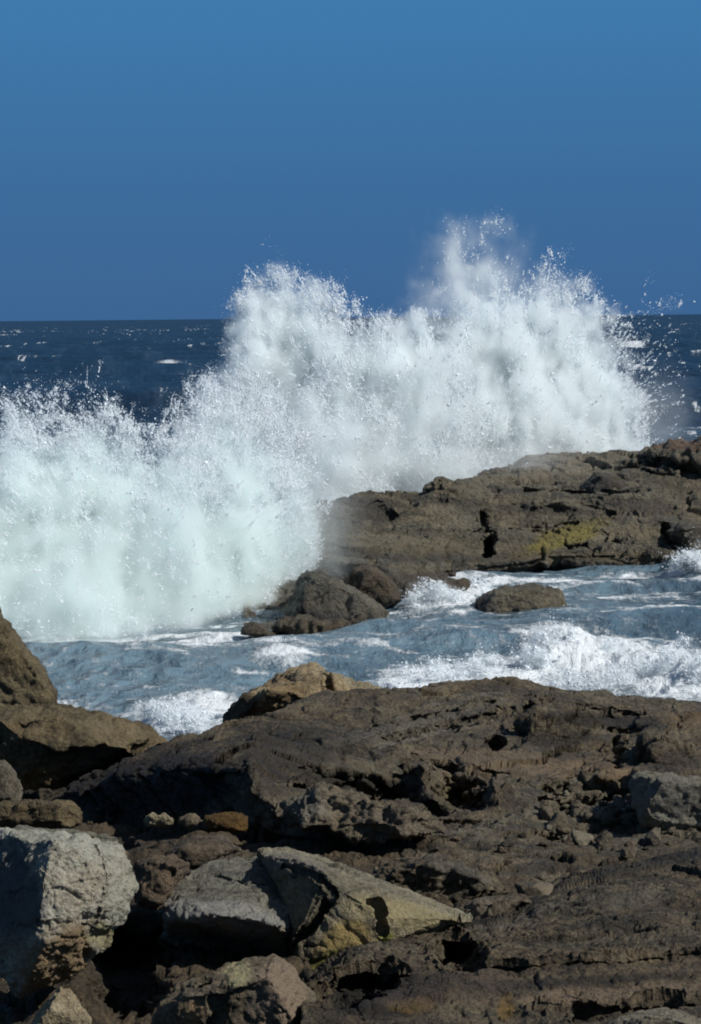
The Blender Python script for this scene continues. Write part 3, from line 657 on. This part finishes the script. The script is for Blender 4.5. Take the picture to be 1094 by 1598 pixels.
# the long dark slab
CREST = [(-60, 1262, 12.5), (60, 1243, 12.2), (150, 1205, 12.4), (260, 1165, 12.8), (345, 1135, 13.3), (430, 1110, 14.0), (500, 1095, 14.5), (600, 1083, 15.0), (700, 1067, 15.5), (780, 1066, 15.5), (900, 1082, 15.5), (1000, 1090, 15.4), (1094, 1095, 15.4), (1400, 1110, 15.2)]
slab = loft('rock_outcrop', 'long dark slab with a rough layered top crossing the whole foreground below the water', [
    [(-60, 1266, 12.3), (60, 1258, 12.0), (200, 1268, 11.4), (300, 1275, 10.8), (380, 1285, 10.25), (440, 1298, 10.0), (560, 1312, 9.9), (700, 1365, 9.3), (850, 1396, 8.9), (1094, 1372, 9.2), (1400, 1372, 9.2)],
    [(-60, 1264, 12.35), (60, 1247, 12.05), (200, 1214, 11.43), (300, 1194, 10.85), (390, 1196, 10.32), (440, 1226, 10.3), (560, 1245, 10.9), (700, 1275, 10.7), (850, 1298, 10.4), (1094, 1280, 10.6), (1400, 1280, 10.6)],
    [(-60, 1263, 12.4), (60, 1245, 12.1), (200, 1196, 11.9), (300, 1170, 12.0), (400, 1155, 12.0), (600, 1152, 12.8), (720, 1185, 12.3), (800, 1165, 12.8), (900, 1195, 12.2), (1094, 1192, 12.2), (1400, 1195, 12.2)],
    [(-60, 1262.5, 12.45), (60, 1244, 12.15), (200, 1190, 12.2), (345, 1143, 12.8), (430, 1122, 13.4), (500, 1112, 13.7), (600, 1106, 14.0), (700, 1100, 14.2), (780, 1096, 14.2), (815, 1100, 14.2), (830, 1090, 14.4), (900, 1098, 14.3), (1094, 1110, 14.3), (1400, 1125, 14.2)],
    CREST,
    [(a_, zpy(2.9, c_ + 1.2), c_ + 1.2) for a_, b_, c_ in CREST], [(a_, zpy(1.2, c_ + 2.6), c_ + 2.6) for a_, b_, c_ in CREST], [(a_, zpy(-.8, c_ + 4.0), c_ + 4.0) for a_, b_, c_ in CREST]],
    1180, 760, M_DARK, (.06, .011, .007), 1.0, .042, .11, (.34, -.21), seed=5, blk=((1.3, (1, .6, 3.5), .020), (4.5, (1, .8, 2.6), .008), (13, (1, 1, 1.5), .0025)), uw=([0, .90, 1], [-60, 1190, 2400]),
    feats=[('e', 722, 1232, 44, 22, 15, .34), ('e', 690, 1196, 30, 10, 10, .18), ('e', 774, 1158, 14, 13, 0, .2), ('e', 824, 1116, 14, 18, 20, .18), ('e', 930, 1232, 76, 26, 5, .16), ('e', 878, 1268, 16, 30, 15, .28),
           ('e', 962, 1172, 14, 26, -10, .2), ('c', [(845, 1245), (900, 1235), (960, 1228)], 6, .12), ('c', [(470, 1215), (560, 1212), (640, 1230), (690, 1262)], 6, .12), ('e', 560, 1225, 60, 10, 8, .14), ('e', 610, 1225, 50, 14, 0, .2), ('e', 520, 1205, 40, 9, 8, .15), ('e', 980, 1140, 40, 8, 0, .14), ('c', [(800, 1128), (828, 1098), (910, 1100), (1000, 1112)], 5, .10), ('c', [(640, 1180), (720, 1196), (790, 1206)], 4, .07),
           ('c', [(600, 1150), (700, 1130), (800, 1104)], 4, .07), ('c', [(560, 1140), (680, 1112), (770, 1092)], 3, .06), ('c', [(640, 1280), (760, 1285), (870, 1310)], 4, .07), ('e', 1030, 1180, 40, 16, 0, -.16), ('e', 880, 1140, 70, 16, 0, -.14), ('e', 660, 1215, 30, 14, 0, -.12), ('e', 780, 1245, 26, 18, 0, -.12)],
    tints=[(950, 1125, 130, 13, 3, (.020, .016, .012), .8), (870, 1152, 80, 14, 0, (.026, .021, .015), .7), (570, 1222, 110, 18, 8, (.018, .015, .012), .8), (1040, 1185, 60, 18, 0, (.024, .019, .014), .7), (640, 1320, 90, 14, 6, (.02, .017, .013), .7), (880, 1350, 120, 14, -6, (.024, .02, .015), .7), (230, 1225, 200, 64, -10, (.012, .010, .009), .95), (440, 1175, 110, 60, 0, (.022, .018, .013), .7), (780, 1190, 150, 26, 3, (.17, .125, .078), .8), (600, 1200, 120, 18, 0, (.11, .10, .06), .5), (930, 1205, 90, 20, 5, (.18, .12, .07), .7), (650, 1125, 150, 14, -14, (.13, .115, .085), .6), (1070, 1125, 40, 16, 0, (.17, .115, .06), .7),  # the near-black patches at the left put that face's shade into the colour
  ('line', [(590, 1148), (690, 1120), (790, 1090)], 3, (.17, .15, .115), .8), ('line', [(570, 1172), (700, 1140), (806, 1118)], 4, (.18, .155, .115), .85), ('line', [(640, 1108), (760, 1082), (880, 1080)], 3, (.15, .13, .10), .7), ('line', [(700, 1200), (860, 1196), (1000, 1206)], 7, (.21, .15, .085), .8),
  ('line', [(480, 1160), (560, 1150), (620, 1130)], 4, (.12, .105, .08), .7), ('line', [(620, 1292), (720, 1300), (840, 1330), (960, 1335)], 6, (.15, .13, .095), .6), ('line', [(880, 1290), (980, 1310), (1094, 1306)], 6, (.15, .13, .095), .6), (700, 1240, 30, 16, 0, (.15, .125, .06), .7)])

# the dark rough slab at the lower right
loft('rock_slab', 'dark rough pitted slab filling the bottom right corner, yellow lichen along its foot', [
    [(480, 1700, 4.9), (1400, 1700, 4.9)],
    [(480, 1600, 5.7), (560, 1595, 5.75), (700, 1585, 5.8), (1094, 1580, 5.85), (1400, 1580, 5.85)],
    [(480, 1560, 6.05), (600, 1500, 6.5), (700, 1515, 6.35), (740, 1512, 6.4), (900, 1498, 6.5), (1094, 1488, 6.55), (1400, 1480, 6.6)],
    [(480, 1545, 6.2), (560, 1490, 6.65), (640, 1468, 6.8), (740, 1470, 6.75), (860, 1430, 7.3), (950, 1405, 7.6), (1094, 1395, 7.8), (1400, 1390, 7.9)],
    [(480, 1540, 6.3), (540, 1486, 6.9), (600, 1470, 7.05), (690, 1450, 7.3), (745, 1434, 7.55), (860, 1398, 8.05), (950, 1358, 8.7), (1094, 1332, 9.0), (1400, 1312, 9.2)],
    [(480, 1545, 7.0), (745, 1445, 8.0), (950, 1365, 9.3), (1094, 1345, 9.6), (1400, 1330, 9.8)]],
    860, 620, M_BLACK, (.06, .014, .011), .8, 0, .10, (.0, .1), seed=9, blk=((1.3, (.8, .7, 3), .014), (6, (1, 1, 1.6), .006), (22, (1, 1, 1), .0025)), uw=([0, .86, 1], [470, 1190, 2400]),
    feats=[('e', 716, 1482, 40, 22, 20, .22), ('c', [(735, 1508), (900, 1494), (1094, 1484)], 2.5, .025), ('e', 800, 1400, 50, 7, -22, .08), ('e', 560, 1535, 60, 24, -20, .16), ('c', [(900, 1580), (960, 1570), (1094, 1556)], 4, .06), ('e', 880, 1565, 90, 10, -3, -.05)],
    tints=[(600, 1560, 120, 40, -10, (.012, .010, .008), .9), (800, 1410, 110, 14, -22, (.016, .013, .010), .8), (1000, 1350, 120, 14, -12, (.018, .015, .011), .7), (940, 1530, 200, 10, -3, (.018, .014, .010), .7), (790, 1572, 14, 22, 10, (.17, .10, .02), .7), (650, 1570, 40, 14, 0, (.17, .10, .02), .6), (900, 1555, 110, 16, -4, (.20, .145, .095), .7), (1040, 1540, 80, 12, 0, (.19, .14, .09), .6), (1000, 1400, 60, 16, -10, (.13, .115, .085), .5), (700, 1545, 120, 26, -5, (.085, .06, .045), .5), ('line', [(740, 1460), (860, 1425), (960, 1390)], 10, (.13, .115, .09), .55), ('line', [(600, 1500), (700, 1520), (860, 1512)], 6, (.11, .08, .06), .5)])

R = rock
# left-hand rocks
R('boulder', 'rounded brown boulder at the left edge, tallest against the white spray', [(-70, 905), (-20, 930), (0, 955), (20, 990), (45, 1020), (74, 1055), (90, 1085), (84, 1112), (40, 1155), (-80, 1150)], 14.0, .9, M_BROWN, seed=4, chips=3, a=(.05, .03, .012))
R('boulder', 'brown sloping rock in front of the left edge boulder, pointing at the foamy inlet', [(-60, 1100), (30, 1094), (80, 1096), (150, 1105), (220, 1128), (262, 1148), (268, 1160), (240, 1178), (150, 1210), (70, 1245), (30, 1262), (-60, 1262)], 13.0, .7, M_BROWN, seed=6, chips=4, a=(.05, .04, .016), front=[(60, 1170, -.55)],
  tints=[(180, 1150, 40, 40, 0, (.23, .18, .10), .5), (60, 1215, 60, 20, -20, (.22, .15, .06), .6)])
R('rock', 'small dark grey rock wedged at the left edge under the brown sloping rock', [(-30, 1190), (8, 1184), (26, 1205), (36, 1232), (34, 1254), (-30, 1262)], 10.9, .25, M_STONE, seed=8)
R('rock', 'flat brown log shaped rock at the left edge above the white boulder', [(-40, 1250), (60, 1246), (112, 1247), (130, 1262), (128, 1285), (100, 1298), (-40, 1302)], 9.8, .3, M_BROWN, seed=9, a=(.04, .03, .02))
R('rock', 'thin greenish flat stone lying just behind the white boulder', [(-30, 1296), (60, 1291), (150, 1295), (192, 1306), (190, 1325), (-30, 1330)], 7.7, .35, M_GREY, seed=10, bulge=.25, tints=[(90, 1305, 100, 12, 0, (.13, .13, .075), .6)])
R('boulder', 'big white veined boulder with a tan lower half at the left', [(-45, 1300, .35), (30, 1300, .3), (80, 1304, .2), (150, 1303, .25), (190, 1315, .25), (207, 1345), (213, 1385), (200, 1412), (178, 1450), (160, 1490), (120, 1522), (60, 1548), (25, 1556), (8, 1530), (-45, 1480)], 6.75, .34, M_WHITE,
  front=[(84, 1312, -.10), (100, 1345, -.24), (102, 1400, -.32), (84, 1450, -.30), (45, 1525, -.20)], bulge=.02, fs=.55, seed=12, chips=2, a=(.03, .030, .012), voxel=.0042, fr=1.3,
  feats=[('c', [(148, 1318), (160, 1360), (155, 1410), (142, 1440)], 4, .012), ('c', [(100, 1380), (130, 1375), (170, 1365)], 3, .008), ('c', [(60, 1440), (110, 1442), (160, 1430)], 5, .014), ('e', 60, 1375, 14, 12, 0, -.02), ('e', 8, 1310, 30, 9, 0, -.02)],
  tints=[(95, 1500, 75, 58, -35, (.24, .165, .085), .95), (190, 1400, 30, 50, 10, (.30, .29, .21), .5), (160, 1460, 30, 30, 0, (.24, .22, .09), .7), (20, 1400, 55, 90, 0, (.07, .07, .075), .8)])  # last tint: shade of the left side painted into the stone
R('rock', 'small pointed tan rock poking up at the bottom left', [(20, 1640), (45, 1600), (62, 1578), (96, 1534), (122, 1550), (146, 1592), (152, 1650)], 5.9, .12, M_TAN, seed=13, a=(.04, .03, .015))
# middle rocks at the bottom
R('rock_slab', 'grey flat topped slab with a broken pale front edge over a black hollow', [(250, 1408, .1), (262, 1385, .2), (320, 1344, .5), (400, 1338, .55), (470, 1366, .4), (514, 1396, .2), (500, 1425, .0), (446, 1494, .1), (400, 1485, .25), (330, 1478, .28), (258, 1460, .2)], 7.35, .75, M_GREY, bulge=-.2, fs=.5, bs=.9, lift=.02,
  front=[(264, 1436, -.05), (330, 1428, -.2), (380, 1430, -.22), (440, 1445, -.22), (446, 1480, -.05)], seed=14, chips=2, a=(.02, .022, .010), voxel=.006, strata=.010, thick=.035, dip=(.18, .1),
  feats=[('e', 345, 1480, 45, 22, 10, .25), ('e', 275, 1478, 26, 18, 0, .2), ('c', [(330, 1362), (380, 1375), (430, 1382)], 2, .012)], tints=[(350, 1430, 110, 24, 8, (.27, .26, .23), .9), ('line', [(300, 1390), (380, 1392), (470, 1402)], 4, (.05, .045, .038), .7), ('line', [(320, 1362), (400, 1366), (480, 1388)], 4, (.06, .055, .045), .6), (440, 1470, 24, 24, 0, (.22, .165, .08), .7)])
R('rock_slab', 'pale slab tapering to a point at the right, its side stained yellow and green', [(398, 1326, .6), (450, 1322, .65), (520, 1345, .55), (600, 1383, .4), (660, 1412, .25), (745, 1432, .1), (690, 1450, 0), (600, 1492, -.1), (565, 1525, -.15), (500, 1546, -.2), (470, 1515, -.15), (450, 1430, .15)], 7.3, .75, M_PALE, bulge=.1, fs=.8, bs=.95, lift=.05,
  front=[(518, 1432, -.26), (590, 1408, -.12), (680, 1434, -.04), (498, 1530, -.27)], seed=15, chips=2, a=(.02, .018, .008), voxel=.006,
  feats=[('c', [(584, 1414), (590, 1432), (596, 1456)], 9, .06), ('c', [(440, 1500), (480, 1450), (515, 1400)], 7, .12), ('c', [(440, 1350), (500, 1372), (520, 1392)], 4, .05), ('c', [(480, 1475), (510, 1478)], 3, .03)],
  tints=[(640, 1428, 110, 24, 12, (.30, .25, .13), .85), (540, 1470, 50, 30, -20, (.30, .22, .08), .9), (520, 1515, 50, 30, -20, (.19, .185, .03), .95), (600, 1470, 22, 16, -40, (.24, .24, .05), .9), (450, 1350, 60, 20, 10, (.17, .155, .135), .7)])
R('boulder', 'rounded boulder with pale yellow and pinkish faces at the bottom edge, under the grey slab', [(225, 1620), (250, 1565), (280, 1532), (340, 1506), (385, 1490), (430, 1488), (465, 1515), (490, 1550), (496, 1572), (476, 1605), (465, 1670), (230, 1680)], 6.15, .32, M_STONE,
  front=[(290, 1555, -.14), (358, 1540, -.17), (420, 1520, -.16), (440, 1600, -.2)], bulge=.3, seed=16, chips=4, a=(.035, .03, .012), voxel=.0045,
  feats=[('c', [(334, 1548), (340, 1572), (334, 1594)], 15, .045)], tints=[(440, 1550, 50, 60, 0, (.25, .185, .125), .85), (372, 1520, 24, 26, -50, (.33, .29, .16), .9), (300, 1580, 24, 26, 0, (.24, .165, .085), .8), (400, 1565, 20, 40, 0, (.10, .09, .075), .6)])
R('rock', 'small brown rounded rock just behind the grey slab', [(252, 1348), (268, 1320), (300, 1303), (345, 1302), (378, 1325), (380, 1346), (300, 1358)], 8.0, .25, M_RED, seed=17)
R('rock', 'reddish broken rock between the white boulder and the grey slab', [(210, 1345), (235, 1332), (268, 1338), (300, 1350), (258, 1400), (245, 1420), (214, 1412)], 7.5, .3, M_RED, seed=18, a=(.06, .05, .02))
R('stone', 'small whitish oval stone below the dark slab', [(225, 1279), (233, 1271), (262, 1271), (273, 1281), (252, 1291), (230, 1289)], 9.6, .09, M_PALE, seed=19, chips=4, a=(.12, .09, .04))
R('stone', 'small dark grey stone right beside the whitish oval stone', [(275, 1281), (286, 1270), (305, 1270), (317, 1281), (302, 1292), (282, 1291)], 9.6, .08, M_STONE, seed=20, chips=4, a=(.12, .09, .04))
R('rock', 'rock covered in orange lichen at the foot of the dark slab', [(316, 1276), (334, 1268), (370, 1266), (388, 1276), (385, 1298), (350, 1305), (320, 1296)], 10.1, .2, M_ORANGE, seed=21, a=(.06, .05, .03))
R('rock', 'long lumpy rock lying along the foot of the dark slab, black gap beneath', [(441, 1265), (455, 1240), (490, 1228), (540, 1234), (590, 1248), (640, 1266), (690, 1274), (700, 1302), (640, 1313), (600, 1320), (560, 1312), (500, 1294), (455, 1290)], 9.75, .4, M_STONE, seed=22, a=(.06, .06, .025), fr=1.5, tints=[(480, 1258, 40, 28, 0, (.20, .18, .14), .7), (600, 1285, 90, 24, 10, (.17, .135, .10), .6)])
R('boulder', 'tan boulder with shade tinted into its left side rising behind the dark slab, at the water', [(335, 1150), (350, 1105), (375, 1080), (410, 1065), (455, 1046), (490, 1039), (525, 1050), (560, 1062), (605, 1080), (640, 1110), (620, 1150)], 16.8, .9, M_TAN, front=[(420, 1075, -.55), (515, 1058, -.3)], bulge=.35, seed=23, chips=3, a=(.04, .035, .012), voxel=.011,
  feats=[('c', [(512, 1050), (518, 1075), (516, 1100)], 5, .12)], tints=[(375, 1105, 34, 40, 0, (.07, .052, .03), .85), (440, 1085, 40, 34, -20, (.19, .13, .065), .7), (517, 1075, 7, 22, 0, (.13, .07, .025), .8)])  # first tint darkens the left side as painted shade
R('rock_slab', 'grey flat topped block at the right edge above the rubble', [(978, 1216), (990, 1206), (1040, 1207), (1094, 1214), (1170, 1222), (1170, 1310), (1060, 1305), (1000, 1290), (984, 1250)], 10.55, .7, M_GREY, seed=24, chips=3, a=(.03, .035, .015), bulge=.3, tints=[(1060, 1250, 60, 30, 0, (.15, .135, .115), .6)])
R('rock', 'humped rock of thin curved layers right of the pale slab', [(560, 1375), (600, 1345), (660, 1332), (720, 1338), (770, 1362), (800, 1392), (760, 1418), (690, 1425), (610, 1408)], 8.7, .5, M_DARK, seed=25, chips=1, a=(.03, .04, .02), strata=.022, thick=.04, dip=(.25, .3), tints=[(720, 1360, 60, 12, 20, (.16, .145, .115), .6)])
R('rock', 'low reddish rock between the layered hump and the rough slab', [(690, 1425), (740, 1405), (800, 1395), (850, 1400), (848, 1425), (780, 1448), (705, 1455)], 8.0, .3, M_RED, seed=26, a=(.05, .05, .02))
R('stone', 'small square tan stone on the reddish rock', [(803, 1378), (840, 1376), (866, 1380), (862, 1410), (845, 1416), (812, 1404)], 8.35, .12, M_STONE, seed=27, chips=1, tints=[(850, 1385, 20, 14, 0, (.22, .175, .12), .7)])
R('rock', 'pale flat rock at the very bottom, below the rough slab', [(930, 1610), (955, 1588), (1010, 1576), (1060, 1580), (1094, 1592), (1130, 1620), (1100, 1660), (940, 1660)], 5.75, .2, M_GREY, seed=28)

# rubble: separate stones, the big ones placed by eye, the small ones strewn over the slab and the bedrock
bpy.context.view_layer.update()
from mathutils.bvhtree import BVHTree
def bvh_of(names):
    T = []
    for o in COL.objects:
        if o.type == 'MESH' and o.name.split('.')[0] in names:
            me = o.data; V = coords(o); n = len(me.loops); li = np.empty(n, np.int32); me.loops.foreach_get('vertex_index', li)
            T.append(BVHTree.FromPolygons(V.tolist(), li.reshape(-1, 4).tolist()) if n == 4 * len(me.polygons) else BVHTree.FromPolygons(V.tolist(), [tuple(p.vertices) for p in me.polygons]))
    return T
TREES = bvh_of({'ground', 'rock_outcrop'})
def hit(px, py):
    d = Vector(ray(np.array([px]), np.array([py]))[0]); best = None
    for t in TREES:
        h = t.ray_cast(Vector((0, 0, CAM_H)), d)
        if h[0] is not None and (best is None or h[3] < best[1]): best = (h[0], h[3])
    return None if best is None else best[0]
def pebble_mesh(seed, flat):
    r = np.random.RandomState(seed); bm = bmesh.new()
    for k in range(15):
        v = r.randn(3); v /= np.linalg.norm(v); v *= .8 + .4 * r.rand(); bm.verts.new((v[0], v[1] * .85, v[2] * flat))
    h = bmesh.ops.convex_hull(bm, input=bm.verts); bmesh.ops.delete(bm, geom=[g for g in h['geom_interior'] if isinstance(g, bmesh.types.BMVert)], context='VERTS')
    bmesh.ops.subdivide_edges(bm, edges=bm.edges, cuts=4, use_grid_fill=True); 
    bmesh.ops.smooth_vert(bm, verts=bm.verts, factor=.18, use_axis_x=True, use_axis_y=True, use_axis_z=True)
    me = bpy.data.meshes.new('stone'); bm.to_mesh(me); bm.free()
    me.polygons.foreach_set('use_smooth', np.ones(len(me.polygons), bool)); o = bpy.data.objects.new('tmp', me)
    V = coords(o); Nn = normals(o); set_coords(o, V + Nn * (.10 * ridged(V * 2.2 + seed, 3) + .05 * ridged(V * 6 + seed, 2))[:, None]); tint_attr(o, None); bpy.data.objects.remove(o); return me
PEB = [pebble_mesh(40 + k, .55 + .1 * (k % 4)) for k in range(8)]
rs = np.random.RandomState(77)
def strew(n, area, s0, s1, mats, label, group, name='stone'):
    done = 0
    for k in range(n * 4):
        if done >= n: break
        px = rs.uniform(area[0], area[2]); py = rs.uniform(area[1], area[3]); h = hit(px, py)
        if h is None: continue
        s = (s0 + (s1 - s0) * rs.rand() ** 2.2) * h.y / F * .5
        me = PEB[rs.randint(8)]
        o = bpy.data.objects.new(name, me); COL.objects.link(o)
        if not me.materials: me.materials.append(mats[0])
        o.material_slots[0].link = 'OBJECT'; o.material_slots[0].material = mats[rs.randint(len(mats))]
        o.location = h + Vector((0, 0, s * .25)); o.rotation_euler = (rs.uniform(-.4, .4), rs.uniform(-.4, .4), rs.uniform(0, 6.3)); o.scale = (s * rs.uniform(.8, 1.3), s, s * rs.uniform(.8, 1.2))
        tag(o, label, 'stone', group); done += 1
strew(80, (850, 1218, 1060, 1320), 14, 52, [M_STONE, M_STONE, M_DARK, M_GREY], 'one of the angular grey brown stones heaped in the rubble pocket beside the grey block', 'rubble stones in the pocket of the dark slab')
strew(55, (560, 1300, 1094, 1420), 8, 34, [M_STONE, M_DARK, M_RED], 'one of the small dark stones strewn along the foot of the long dark slab', 'stones strewn below the dark slab')
strew(40, (130, 1262, 450, 1345), 7, 30, [M_STONE, M_DARK, M_RED, M_GROUND], 'one of the small dark stones strewn behind the white boulder and the grey slab', 'stones strewn behind the white boulder')

# ---------------------------------------------------------------- the ledge across the water
def fz(px, py, z=-.2):
    p = on_z(np.array([px]), np.array([py]), z)[0]; return (px, py, float(p[1]))
loft('rock_ledge', 'broad olive brown rock ledge across the water, the spray bursting behind and beside it', [
    [fz(380, 992, 0), fz(440, 985, 0), fz(480, 972, .05), fz(560, 962, .05), fz(620, 940, .0), fz(700, 908), fz(850, 890), fz(1050, 890), fz(1300, 884)],
    [(380, 965, 48), (440, 940, 49.5), (480, 905, 51.2), (560, 905, 51.6), (620, 900, 53), (700, 885, 55.8), (850, 868, 57.8), (1050, 868, 57.8), (1300, 860, 58)],
    [(380, 900, 52), (440, 860, 54.5), (480, 830, 56.5), (560, 830, 57.2), (620, 828, 57.8), (700, 826, 58.3), (850, 822, 59.2), (940, 815, 59.5), (1050, 815, 59.5), (1300, 800, 60)],
    [(380, 860, 53.5), (440, 825, 56), (482, 792, 58), (505, 780, 58.8), (600, 770, 59.8), (660, 772, 60), (674, 757, 60.6), (700, 752, 60.8), (770, 763, 60.8), (850, 768, 61), (920, 778, 61.2), (1000, 770, 61.5), (1094, 765, 62), (1300, 750, 62)],
    [(380, 862, 54.5), (440, 826, 57), (482, 790, 59), (505, 778, 59.8), (600, 767, 60.8), (660, 769, 61), (674, 755, 61.6), (700, 750, 61.8), (760, 760, 61.9), (800, 755, 62.8), (870, 748, 63.5), (980, 738, 64), (1094, 730, 64.5), (1300, 720, 64.5)],
    [(380, 880, 56), (482, 810, 61), (600, 785, 63), (700, 768, 64), (760, 740, 65.5), (800, 719, 67), (870, 708, 68), (980, 706, 68), (1094, 702, 68), (1300, 690, 68)],
    [(380, zpy(-.6, 60), 60), (600, zpy(-.6, 66), 66), (800, zpy(-.6, 72), 72), (1300, zpy(-.6, 73), 73)]],
    1000, 520, M_LEDGE, (.08, .020, .011), 3.0, .12, .40, (-.09, .02), seed=31, blk=((.42, (.7, .6, 3.2), .12), (1.3, (.8, 1, 2.5), .055), (4, (1, 1, 1.5), .011)), uw=([0, .9, 1], [380, 1180, 1800]),
    feats=[('e', 764, 842, 15, 24, 5, 1.2), ('c', [(754, 796), (763, 826)], 3, .3), ('e', 592, 800, 26, 18, 0, .2), ('e', 560, 893, 45, 12, 12, .6), ('c', [(885, 852), (915, 848)], 5, .25), ('e', 960, 842, 6, 6, 0, .5), ('c', [(740, 828), (830, 822), (900, 815)], 3, .15), ('e', 840, 835, 50, 12, -10, .25),
           ('c', [(880, 780), (960, 800)], 3, .12), ('c', [(1040, 830), (1080, 862)], 9, .5), ('e', 690, 770, 24, 12, 0, -.3), ('e', 860, 790, 60, 10, 0, -.25), ('c', [(820, 762), (900, 768), (990, 762)], 4, .35)],
    tints=[(570, 785, 70, 10, 4, (.05, .042, .03), .8), (700, 782, 90, 8, 6, (.05, .043, .03), .8), (840, 795, 90, 8, 3, (.045, .038, .026), .8), (1010, 790, 60, 12, 8, (.04, .033, .024), .7), (640, 868, 160, 9, 3, (.045, .038, .027), .8), (820, 866, 120, 7, -4, (.045, .038, .027), .7), (620, 840, 90, 8, 4, (.21, .18, .11), .6), (990, 830, 60, 10, 0, (.17, .135, .075), .6), (880, 838, 85, 16, -18, (.19, .155, .035), .95), ('line', [(480, 960), (560, 948), (640, 925), (720, 900), (850, 884), (1060, 884)], 16, (.028, .024, .018), .9), (920, 870, 110, 12, 0, (.13, .095, .045), .6), (660, 850, 100, 20, 0, (.14, .115, .055), .5), (560, 905, 130, 28, 14, (.030, .025, .02), .9), (700, 900, 140, 12, -5, (.055, .043, .03), .8), (950, 884, 160, 7, 0, (.06, .045, .03), .8), (540, 800, 60, 30, 0, (.075, .066, .05), .6), (880, 725, 100, 20, -5, (.19, .165, .115), .75), ('line', [(770, 766), (850, 770), (910, 776), (990, 765)], 5, (.03, .025, .018), .9), ('line', [(505, 800), (560, 815), (660, 800)], 4, (.04, .032, .02), .7), ('line', [(700, 800), (820, 800), (960, 810)], 4, (.045, .036, .022), .7), (590, 800, 30, 24, 0, (.035, .03, .024), .85)])  # dark line below the upper slope and dark left hollow are painted shade
R('rock', 'reddish brown rock at the right edge on the highest part of the ledge', [(986, 722), (998, 702), (1025, 691), (1060, 685), (1110, 682), (1220, 690), (1220, 770), (1094, 765), (1040, 738), (1005, 732)], 64.5, 3.0, M_LEDGE, seed=33, chips=4, a=(.05, .06, .02), feats=[('c', [(1000, 725), (1040, 722), (1094, 745)], 7, .6), ('e', 1078, 735, 18, 16, 30, .5)], tints=[(1060, 695, 60, 10, 0, (.13, .075, .045), .7)])
R('boulder', 'dark grey boulder sitting on the back of the ledge', [(908, 776), (911, 752), (930, 736), (948, 737), (966, 750), (980, 762), (977, 778), (940, 786)], 62.4, .9, M_WETLEDGE, seed=34, chips=3, a=(.04, .04, .015), tints=[(930, 758, 22, 26, 0, (.075, .07, .062), .8)])
R('rock', 'brown rock at the right edge with white foam pouring below it', [(1036, 830), (1058, 815), (1094, 816), (1160, 815), (1160, 880), (1094, 872), (1052, 852)], 58.4, 1.6, M_LEDGE, seed=35, a=(.04, .05, .02))
R('boulder', 'rounded olive boulder with a dark wet foot below the left end of the ledge', [(452, 950), (460, 905), (478, 889), (508, 893), (550, 913), (585, 937), (610, 954), (600, 975), (520, 985), (452, 980)], 48.0, 1.6, M_LEDGE, seed=36, chips=0, a=(.04, .035, .014), tints=[(530, 972, 90, 16, 8, (.03, .025, .02), .95), (466, 935, 14, 30, 0, (.035, .03, .022), .8)])
R('boulder', 'black wet boulder behind the rounded olive boulder', [(536, 905), (548, 882), (575, 880), (600, 895), (622, 915), (628, 940), (600, 950), (545, 935)], 50.0, 1.4, M_WETLEDGE, seed=37, chips=2)
R('rock', 'olive rock standing alone in the water with foam around it', [(738, 962), (748, 930), (765, 919), (800, 915), (845, 914), (880, 926), (888, 950), (840, 970), (750, 975)], 48.6, 1.2, M_LEDGE, seed=38, chips=2, a=(.04, .04, .015), tints=[(755, 950, 16, 30, 0, (.025, .02, .018), .95), (820, 962, 80, 8, 0, (.035, .03, .025), .9)])  # first tint paints shade on the rock's left side
R('rock', 'dark wet shelf joining the olive boulders to the foot of the long ledge', [(590, 955), (610, 930), (640, 912), (690, 904), (735, 908), (720, 925), (660, 950), (630, 965)], 51.8, 2.2, M_WETLEDGE, seed=41, chips=2, a=(.09, .06, .02))
R('rock', 'low black wet rock at the foot of the spray', [(372, 992), (378, 977), (396, 970), (412, 978), (440, 996)], 44.8, .5, M_WETLEDGE, seed=39)
R('rock', 'low black wet shelf in the water in front of the rounded olive boulder', [(410, 990), (440, 968), (520, 970), (600, 966), (650, 972), (630, 990), (500, 998)], 45.2, .8, M_WETLEDGE, seed=40, a=(.12, .10, .03))
